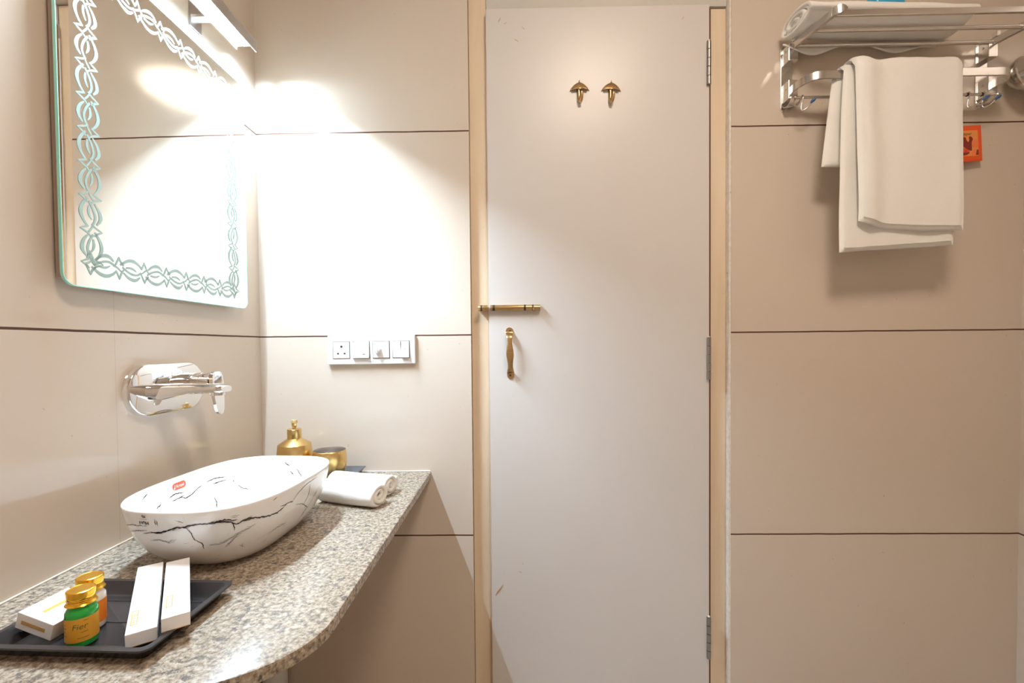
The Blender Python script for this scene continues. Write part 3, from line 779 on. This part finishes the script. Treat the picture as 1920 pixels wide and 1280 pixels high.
def towel_roll(bm, L, turns, r0, pitch, thick, sy=1.0, sz=1.0, flat=0, n=22, seed=1, tail=0, tele=.006, nx=26):
    """spiral rolled towel; axis along x, open spiral at both ends"""
    prof = []; tot = int(turns*n)
    for i in range(tot+1):
        a = 2*PI*i/n; r = r0+pitch*a/(2*PI)
        prof.append((a, r))
    def P(x, a, r, end):
        y, z = r*math.cos(a+PI/2+seed)*sy, r*math.sin(a+PI/2+seed)*sz
        q = noise.noise(Vector((x*14+seed, math.cos(a)*1.3, math.sin(a)*1.3)))
        y *= 1+.05*q; z *= 1+.05*q
        if flat and z < -flat: z = -flat-(abs(z)-flat)*.12
        xx = x*(1+tele/L*2*math.cos(a*.5+seed)*(.4+end))
        return Vector((xx, y, z))
    def section(x, inset):
        out = []; rmax = prof[-1][1]
        o_ = []; i_ = []
        for a, r in prof:
            e = .3*(1-r/rmax)
            th = thick-inset*2
            o_.append(P(x, a, r+th/2, e)); i_.append(P(x, a, max(.0003, r-th/2), e))
        tip = P(x, prof[-1][0]+.10, prof[-1][1], 0)
        return o_+[tip]+i_[::-1]
    xs = [(-L/2, thick*.32), (-L/2+.0008, thick*.12), (-L/2+.003, 0)]
    xs += [(-L/2+.003+(L-.006)*k/(nx-1), 0) for k in range(1, nx-1)]
    xs += [(L/2-.003, 0), (L/2-.0008, thick*.12), (L/2, thick*.32)]
    rr = [section(x, ins) for x, ins in xs]
    V = rings(bm, rr, True, False, False)
    m = len(prof)
    for ring in (V[0], V[-1]):
        k = len(ring)
        for i in range(m-1):
            bm.faces.new((ring[i], ring[i+1], ring[k-2-i], ring[k-1-i]))
        bm.faces.new((ring[m-1], ring[m], ring[m+1]))
def face_towel(loc, rz, L, seed, label, r):
    t = NB(); towel_roll(t, L, 2.3, r*.20, r*.35, r*.33, 1.12, .88, flat=r*.80, seed=seed, tele=.004)
    o = link('rolled_face_towel', t, M_towel, smooth=180)
    o.location = loc; o.rotation_euler = (0, 0, rz)
    return tag(o, label, 'towel', 'rolled white face towels at the end of the countertop')
face_towel((-.3930, 1.0790, ZT+.0262), -.33, .160, 2.2, 'rolled white face towel on the granite, the front one of the pair', .0300)
face_towel((-.3960, 1.1570, ZT+.0262), -.27, .170, 3.4, 'rolled white face towel on the granite, the one against the gold tumbler', .0300)

# ================================================================ SWITCH PLATE
sw = thing('switch_plate', 'long white wall plate with socket and three switches above the countertop', 'switch', (-.4230, YB, 1.0935), (0, -.006, 0))
bm = NB(); box(bm, -.1300, .1300, -.0115, -.0002, -.0440, .0440); link('frame', bm, M_white, sw, bevel=.003, bseg=3)
for i in range(4):
    cx_ = -.0890+i*.0592-.0; 
    bm = NB(); box(bm, cx_-.0256, cx_+.0256, -.0121, -.0110, -.0266, .0246); link('module_gap', bm, M_greyin, sw)
    if i == 0:
        bm = NB(); box(bm, cx_-.0240, cx_+.0240, -.0135, -.0115, -.0250, .0230); so = link('socket', bm, M_white, sw, bevel=.0008)
        for hx, hz, r in ((.001, .0095, .0036), (-.0095, -.0110, .0030), (.0100, -.0110, .0030)):
            bm = NB(); lathe(bm, [(r, -.0139), (r, -.0130)], (cx_+hx, 0, hz), 20, 'Y'); link('socket_hole', bm, M_hole, so)
    elif i == 1:
        bm = NB(); prism(bm, [(-.0135, .0230), (-.0195, -.0250), (-.0118, -.0250), (-.0118, .0230)], -.0240, .0240, MX((cx_, 0, 0), (0, 1, 0), (0, 0, 1), (1, 0, 0))); a = link('rocker_switch', bm, M_white, sw, bevel=.0006)
        bm = NB(); tube(bm, [(cx_+.0065, -.0187, -.0145), (cx_+.0098, -.0184, -.0118), (cx_+.0131, -.0187, -.0145)], .0010, 6); link('arrow_mark', bm, M_ink if False else M_bluedark, a)
    elif i == 2:
        bm = NB(); box(bm, cx_-.0240, cx_+.0240, -.0145, -.0115, -.0250, .0230); kb = link('dimmer', bm, M_white, sw, bevel=.0008)
        bm = NB(); lathe(bm, [(.0098, -.0143), (.0092, -.0185), (.0078, -.0255), (.0066, -.0265), (.0005, -.0268)], (cx_-.008, 0, -.002), 28, 'Y'); box(bm, cx_-.0092, cx_-.0068, -.0285, -.0255, -.0105, .0065)
        link('dimmer_knob', bm, M_white, kb, smooth=40)
    else:
        for h in (0, 1):
            x0 = cx_-.0240+h*.0245
            pr_ = [(-.0135, .0230), (-.0190, -.0250), (-.0118, -.0250), (-.0118, .0230)] if h else [(-.0185, .0230), (-.0130, -.0250), (-.0118, -.0250), (-.0118, .0230)]
            bm = NB(); prism(bm, pr_, x0, x0+.0235, MX((0, 0, 0), (0, 1, 0), (0, 0, 1), (1, 0, 0))); a = link('rocker_switch', bm, M_white, sw, bevel=.0006)
            if h: 
                bm = NB(); lathe(bm, [(.0012, -.0168), (.0012, -.0158)], (x0+.012, 0, .0005), 10, 'Y'); link('indicator', bm, M_greyin, a)
bm = NB()
for q in (-.002, .003): box(bm, q, q+.0016, -.0119, -.0114, -.0372, -.0345)
link('maker_mark', bm, M_bluedark, sw)

# ================================================================ TOWEL RACK
rk = thing('towel_rack', 'chrome wall-mounted towel rack with rail shelf, lower bar and hooks', 'rack', (0, 0, 0))
rk.location = (1.07, YB, 1.95)
def RL(p): return Vector(p)-Vector((1.07, YB, 1.95))
for side, xw in ((0, .7960), (1, 1.3520)):
    sg = 1 if side == 0 else -1
    bm = NB(); prism(bm, rrect(.0330, .186, .010, 5), 0, .0035, MX(RL((xw, YB-.0002, 1.8645)), (1, 0, 0), (0, 0, 1), (0, -1, 0)))
    pl = link('wall_plate', bm, M_rack, rk, bevel=.0006)
    # bracket blocks, each with a side cheek and a screw
    for zc_, h in ((1.9230, .048), (1.8190, .052)):
        bm = NB(); box(bm, *[v for v in (RL((xw-.0130, 0, 0)).x, RL((xw+.0130, 0, 0)).x)], -.036, -.0036, zc_-h/2-1.95, zc_+h/2-1.95)
        b = link('bracket_block', bm, M_rack, rk, bevel=.0012)
        bm = NB(); lathe(bm, [(.0032, 0), (.0028, .0012), (.0005, .0018)], (0, 0, 0), 14)
        mm = MX(RL((xw-.0131, YB-.020, zc_+.008)), (0, 1, 0), (0, 0, 1), (-1, 0, 0))
        bmesh.ops.transform(bm, matrix=mm, verts=bm.verts[:]); link('screw', bm, M_rack, b, smooth=40)
    # robe hook prongs under the plate
    for q in (-.009, .011):
        bm = NB(); strap(bm, [RL(v) for v in catmull([(xw+q+sg*0, YB-.004, 1.7905), (xw+q+sg*.001, YB-.012, 1.7790), (xw+q+.002, YB-.026, 1.7750), (xw+q+.004, YB-.036, 1.7830), (xw+q+.006, YB-.038, 1.7960)], 5)], .0095, .0022, up=(1, 0, 0)); link('robe_hook', bm, M_rack, rk, smooth=50)
    # upper arm
    xt = xw+(.024 if side == 0 else .026)
    bm = NB(); strap(bm, [RL(p) for p in ((xw, YB-.030, 1.9405), ((xw+xt)/2, YB-.09, 1.9405), (xt, YB-.160, 1.9405))], .020, .009)
    ua = link('shelf_arm', bm, M_rack, rk, bevel=.0015)
    bm = NB(); strap(bm, [RL(p) for p in catmull([(xt, YB-.150, 1.9405), (xt+.002*sg, YB-.164, 1.9410), (xt+.012*sg, YB-.172, 1.9420), (xt+.026*sg, YB-.173, 1.9415)], 4)], [.0205]*9+[.018, .014, .009, .003], .0075); link('arm_tip', bm, M_rack, ua, smooth=50)
    # small stop clip at the back of each arm
    bm = NB(); box(bm, RL((xw-.005, 0, 0)).x, RL((xw+.005, 0, 0)).x, -.050, -.036, 1.948-1.95, 1.962-1.95); link('arm_clip', bm, M_rack, ua, bevel=.001)
xa, xb = .8200, 1.3780
bm = NB(); strap(bm, [RL((xa, YB-.157, 1.9410)), RL((xb, YB-.157, 1.9410))], .0150, .0075); link('front_rail', bm, M_rack, rk, bevel=.0012)
for y_, o in ((YB-.096, -.011), (YB-.034, -.020)):
    bm = NB(); tube(bm, [RL((xa+o, y_, 1.9400)), RL((xb+o, y_, 1.9400))], .0055, 18); link('shelf_rail', bm, M_rack, rk, smooth=50)
# lower U bar
bm = NB()
pth = catmull([(.7960, YB-.030, 1.8210), (.7990, YB-.052, 1.8215), (.8090, YB-.079, 1.8220), (.8260, YB-.092, 1.8225), (.8460, YB-.0960, 1.8225)], 6)+[Vector((1.07, YB-.0960, 1.8225)), Vector((1.3060, YB-.0960, 1.8225))]+catmull([(1.3180, YB-.0960, 1.8225), (1.3330, YB-.0930, 1.8222), (1.3440, YB-.083, 1.8220), (1.3520, YB-.065, 1.8215), (1.3520, YB-.030, 1.8210)], 6)
strap(bm, [RL(p) for p in pth], .0210, .0060); link('towel_bar', bm, M_rack, rk, smooth=35, bevel=.0008)
# hook rod and sliding hooks
YR = YB-.040
bm = NB(); tube(bm, [RL((.7985, YR, 1.7925)), RL((1.3500, YR, 1.7925))], .0038, 16); link('hook_rod', bm, M_rack, rk, smooth=50)
for hx, dx in ((.8180, .018), (1.2790, .030), (1.3200, .022)):
    bm = NB(); tube(bm, [RL(p) for p in catmull([(hx+.002, YR+.0050, 1.7900), (hx+.001, YR, 1.7980), (hx, YR-.0055, 1.7920), (hx-.003, YR-.004, 1.775), (hx-.0055, YR-.004, 1.7600), (hx-.002, YR-.007, 1.7530), (hx+dx*.45, YR-.012, 1.7590), (hx+dx*.8, YR-.016, 1.7680)], 5)], .0019, 10)
    hk = link('sliding_hook', bm, M_rack, rk, smooth=60)
    bm = NB(); tube(bm, [RL(p) for p in ((hx+dx*.78, YR-.0155, 1.7672), (hx+dx*.9, YR-.017, 1.7715), (hx+dx*1.1, YR-.0195, 1.7752), (hx+dx*1.28, YR-.0215, 1.7775))], [.0020, .0036, .0046, .0030], 14); link('hook_tip', bm, M_bluedark, hk, smooth=60)
    if hx > 1.2:
        bm = NB(); tube(bm, [RL((hx-.004, YR, 1.7925)), RL((hx-.0015, YR, 1.7925))], .0052, 16); link('rubber_ring', bm, M_hole, hk, smooth=50)

# rolled bath towel on the shelf
bm = NB(); towel_roll(bm, .445, 4.2, .006, .0094, .0088, 1.36, .57, flat=.0250, seed=.6, tele=.010, nx=60, n=26)
# drooping edge of the towel, hanging through the rails behind
o = link('rolled_bath_towel', bm, M_towel, smooth=180)
o.location = (.9970, YB-.0700, 1.9742); o.rotation_euler = (0, .012, .035)
tag(o, 'large rolled white bath towel lying on the chrome rack shelf', 'towel')
bm = NB(); G = {}
NU, NV = 30, 6
for i in range(NU+1):
    for j in range(NV+1):
        u = i/NU; v = j/NV
        drop = .034*math.exp(-((u-.18)/.15)**2)+.024*math.exp(-((u-.72)/.14)**2)
        G[i, j] = bm.verts.new((-.225+.44*u, (.050-.010*v), -.0268-.002-v*drop))
for i in range(NU):
    for j in range(NV): bm.faces.new((G[i, j], G[i+1, j], G[i+1, j+1], G[i, j+1]))
ed = link('loose_edge', bm, M_towel, o, smooth=180)
s_ = ed.modifiers.new('thick', 'SOLIDIFY'); s_.thickness = .0035; s_.offset = 0

# blue packet on top of the roll
bp_ = thing('blue_packet', 'small bright blue plastic packet on top of the rolled bath towel', 'packet', (1.0250, YB-.064, 1.9990), (0, 0, .03))
bp_.scale = (1, 1, 2.0)
bm = NB(); rr = []
for z, s_ in ((0, .82), (.004, .96), (.012, 1.0), (.022, .97), (.028, .8)):
    rr.append([Vector((x*s_+.001*noise.noise(Vector((x*90, y*90, z*90))), y*s_, z)) for x, y in rrect(.084, .05, .012, 5)])
rings(bm, rr); link('packet_body', bm, M_blue, bp_, smooth=60)
bm = NB(); prism(bm, [(-.012, .003), (.004, .003), (.0, .022), (-.008, .022)], .0241, .0247, MX((0, 0, .0), (1, 0, 0), (0, 0, 1), (0, -1, 0))); prism(bm, [(.008, .003), (.028, .003), (.026, .022), (.010, .022)], .0241, .0247, MX((0, 0, .0), (1, 0, 0), (0, 0, 1), (0, -1, 0)))
link('packet_print', bm, M_bluedark, bp_)

# hanging bath towel: one cloth folded over the bar, in two layers
TB, TZ = YB-.096, 1.8335
def sheet(bm, xl, xr, zf, zb, ro, th, seed, hemdz=lambda u: 0, curl=0, backshift=0, rows=46, cols=26, open_back=True):
    """xl, xr: functions of arc param s (0 front hem .. 1 back hem) giving the side edges"""
    path = []
    nf = rows; 
    for i in range(nf+1): path.append((TB-ro, zf+(TZ-.006-zf)*i/nf, 0, i/nf))
    for i in range(1, 9):
        a = PI-PI*i/9; path.append((TB+ro*math.cos(a), TZ-.006+(ro+.001)*math.sin(a), 1, 1))
    nb = int(rows*.7)
    for i in range(nb+1): path.append((TB+ro, TZ-.006-(TZ-.006-zb)*i/nb, 2, 1-i/nb))
    T = len(path)-1
    sides = []
    for sgn in (1, -1):
        G = []
        for i, (y, z, kind, f) in enumerate(path):
            row = []
            for j in range(cols+1):
                u = j/cols; L_, R_ = xl(i/T, kind, f), xr(i/T, kind, f)
                x = L_+(R_-L_)*u
                if kind == 0: nx_, nz_ = -1, 0
                elif kind == 2: nx_, nz_ = 1, 0
                else:
                    a = PI-PI*(i-nf)/9; nx_, nz_ = math.cos(a), math.sin(a)
                wv = .0035*noise.noise(Vector((x*13+seed, z*5, kind)))+.0015*noise.noise(Vector((x*38, z*14, seed)))
                bulge = 0
                if curl and kind < 2:
                    bulge = curl*math.exp(-((u-.10)/.09)**2)*(1 if kind == 0 else .5)-curl*.35*math.exp(-((u-.27)/.07)**2)*(.3+.7*f)
                e = min(1, min(u, 1-u)/.035); e = math.sqrt(1-(1-e)**2)
                fe = 1.0
                if i < 2: fe = (.35, .8)[i]
                if i > T-2: fe = (.8, .35)[i-T+1]
                h = sgn*th/2*e*fe
                off = h+(wv+bulge)
                if kind == 2: off = h+wv*.6; off = min(off, th/2)
                zz = z+nz_*off
                if kind == 0: zz += hemdz(u)*(1-f)**2
                if kind == 0 and i <= 3: zz += (.004*noise.noise(Vector((x*9, seed, 2))))
                row.append(Vector((x, y+nx_*off, zz)))
            G.append(row)
        sides.append(G)
    A = [[bm.verts.new(p) for p in r] for r in sides[0]]; B = [[bm.verts.new(p) for p in r] for r in sides[1]]
    for i in range(T):
        for j in range(cols):
            bm.faces.new((A[i][j], A[i][j+1], A[i+1][j+1], A[i+1][j])); bm.faces.new((B[i][j], B[i+1][j], B[i+1][j+1], B[i][j+1]))
        bm.faces.new((A[i][0], A[i+1][0], B[i+1][0], B[i][0])); bm.faces.new((A[i][cols], B[i][cols], B[i+1][cols], A[i+1][cols]))
    for j in range(cols):
        bm.faces.new((A[0][j], B[0][j], B[0][j+1], A[0][j+1])); bm.faces.new((A[T][j], A[T][j+1], B[T][j+1], B[T][j]))
bm = NB()
def hemA(u): return -.006+.017*u
def hemB(u): return .024*math.exp(-u*6)-.009-.004*u
def xlA(s, k, f):
    if k == 0: return .8775+.010*f**6
    if k == 1: return .882-.004*s
    return .872-.030*(1-f)
def xrA(s, k, f): return 1.1790 if k == 0 else 1.1790
sheet(bm, xlA, xrA, 1.3480, 1.5800, .0105, .0125, 1.3, hemdz=hemA)
def xlB(s, k, f):
    if k == 0: return .9140-.012*f**2
    return .9000
def xrB(s, k, f): return 1.1920-.0055*f if k == 0 else 1.1855
sheet(bm, xlB, xrB, 1.4080, 1.62, .0245, .0125, 5.7, hemdz=hemB, curl=.011)
ht = tag(link('hanging_bath_towel', bm, M_towel, smooth=180), 'folded white bath towel draped over the lower bar of the chrome rack', 'towel')
# stitched hems
for z, xl_, xr_, yy in ((1.3600, .8790, 1.1780, TB-.0105-.0078), (1.4200, .9150, 1.1900, TB-.0245-.0078)):
    bm = NB(); G = []
    for i in range(41):
        x = xl_+(xr_-xl_)*i/40
        wv = .0035*noise.noise(Vector((x*13+(1.3 if z < 1.4 else 5.7), z*5, 0)))
        u = i/40; bulge = .011*math.exp(-((u-.10)/.09)**2)-.00385*.3*math.exp(-((u-.27)/.07)**2) if z > 1.4 else 0
        G.append((x, yy-wv-bulge, z+(hemA if z < 1.4 else hemB)(u)))
    strap(bm, G[1:-1], .0022, .0024); link('hem', bm, M_towel, ht, smooth=60)

# orange sachet hanging beside the towel
sc_ = thing('sachet', 'orange and maroon printed sachet hanging beside the draped towel', 'sachet', (1.2890, YB-.0200, 1.6640), (0, .0, .05))
rs = Matrix.Rotation(-.060, 4, 'Y')
bm = NB(); rr = []
for y, w_ in ((-.0026, .094), (-.0008, .104), (.0008, .104), (.0026, .094)):
    rr.append([rs @ Vector((x, y, z)) for x, z in rrect(w_, w_*.97, .002, 3)])
rings(bm, rr); link('packet_body', bm, M_or1, sc_, smooth=60)
def flat(bm, poly, d, mi=0): prism(bm, poly, .0027+d, .0029+d, rs @ MX((0, 0, 0), (1, 0, 0), (0, 0, 1), (0, -1, 0)), mi)
bm = NB(); flat(bm, [(-.039, -.036), (.039, -.036), (.039, .036), (-.039, .036)], 0); pn = link('printed_panel', bm, M_or2, sc_)
def blob(P, n=6): return [(p.x, p.y) for p in catmull([(x, y, 0) for x, y in P], n, True)]
bm = NB(); flat(bm, blob([(-.022, .008), (-.018, .016), (-.006, .019), (.003, .016), (.005, .009), (.010, .004), (.013, .009), (.013, .018), (.018, .019), (.024, .012), (.020, .002), (.020, -.012), (.019, -.021), (.008, -.018), (-.006, -.008), (-.018, -.002)]), .0002); link('maroon_shape', bm, M_or3, pn)
bm = NB(); flat(bm, blob([(-.039, -.034), (-.037, -.008), (-.020, -.004), (-.002, -.012), (.012, -.021), (.010, -.030), (-.008, -.035)]), .0001); link('coral_shape', bm, M_or4, pn)
bm = NB(); flat(bm, [(p[0], p[1]) for p in blob([(-.018, -.027), (.002, -.025), (.012, -.026), (.006, -.031), (-.003, -.033), (-.012, -.032)])], .0004)
for q in (-.018, -.008, .0015): flat(bm, blob([(q-.003, -.0215), (q, -.0200), (q+.003, -.0215), (q, -.0230)], 3), .0004)
link('bowl_shape', bm, M_or3, pn)
bm = NB(); flat(bm, [(x, y) for x, y in blob([(.030, .010), (.022, .003), (.021, -.008), (.030, -.013), (.039, -.010), (.039, .008)])], .0003); flat(bm, blob([(.020, -.036), (.021, -.022), (.026, -.017), (.033, -.019), (.032, -.028), (.029, -.036)]), .0003); link('peach_shape', bm, M_or5, pn)
bm = NB(); flat(bm, [(.031, -.034), (.039, -.034), (.039, -.019), (.034, -.019)], .0002); link('maroon_shape', bm, M_or3, pn)
bm = NB(); add_text(bm, 'Zipper', .0125, rs @ MX((.0035, -.0030, .0265), (1, 0, 0), (0, 0, 1), (0, -1, 0)), .0001, .25); link('lettering', bm, M_inkbrown, pn)
bm = NB(); tube(bm, [(-.02, 0, .048), (-.022, -.006, .08), (-.024, -.014, .122)], .0007, 8); link('hanging_cord', bm, M_milk, sc_)

# shower arm and round fitting in the right corner
fx = thing('shower_head', 'round chrome shower head with dark arm in the corner beside the rack', 'shower head', (1.4270, YB-.0560, 1.8420))
tilt = Matrix.Rotation(math.radians(14), 4, 'Z') @ Matrix.Rotation(math.radians(-8), 4, 'X')
bm = NB(); lathe(bm, [(.014, .040), (.026, .034), (.042, .018), (.049, .005), (.049, .0), (.046, -.003), (.0005, -.004)], (0, 0, 0), 48, 'Y'); bmesh.ops.transform(bm, matrix=tilt, verts=bm.verts[:]); link('dish', bm, M_steel, fx, smooth=40)
bm = NB()
for i, s_ in enumerate(('SS 304', 'ABS 2.0', 'A')):
    add_text(bm, ('IIIIII', 'IIIII', 'III')[i], .006, tilt @ MX((.018, -.0042, -.012-.006*i), (1, 0, 0), (0, 0, 1), (0, -1, 0)), .0001)
link('engraving', bm, M_brownmet, fx)
bm = NB(); tube(bm, [(-.006, -.030, .004), (.020, -.033, .018), (.050, -.036, .030)], .0072, 16); tube(bm, [(.0, -.0062, .004), (.0, -.031, .004)], .010, 20); link('arm', bm, M_chrome, fx, smooth=50)
bm = NB(); tube(bm, [(.010, -.0315, .0118), (.022, -.0325, .019)], .0080, 16); link('threaded_sleeve', bm, M_brownmet, fx, smooth=50)

# ceiling lamp that gives the warm room light
cl_ = thing('ceiling_light', 'warm round ceiling lamp in the middle of the room', 'lamp', (.42, .10, ZC))
bm = NB(); lathe(bm, [(.235, -.045), (.235, -.0005)], n=48, cap0=False); link('rim', bm, M_white, cl_, smooth=40)
bm = NB(); lathe(bm, [(.002, -.052), (.16, -.050), (.22, -.046), (.232, -.044), (.232, -.040), (.002, -.040)], n=48); link('diffuser', bm, M_ceil, cl_, smooth=40)
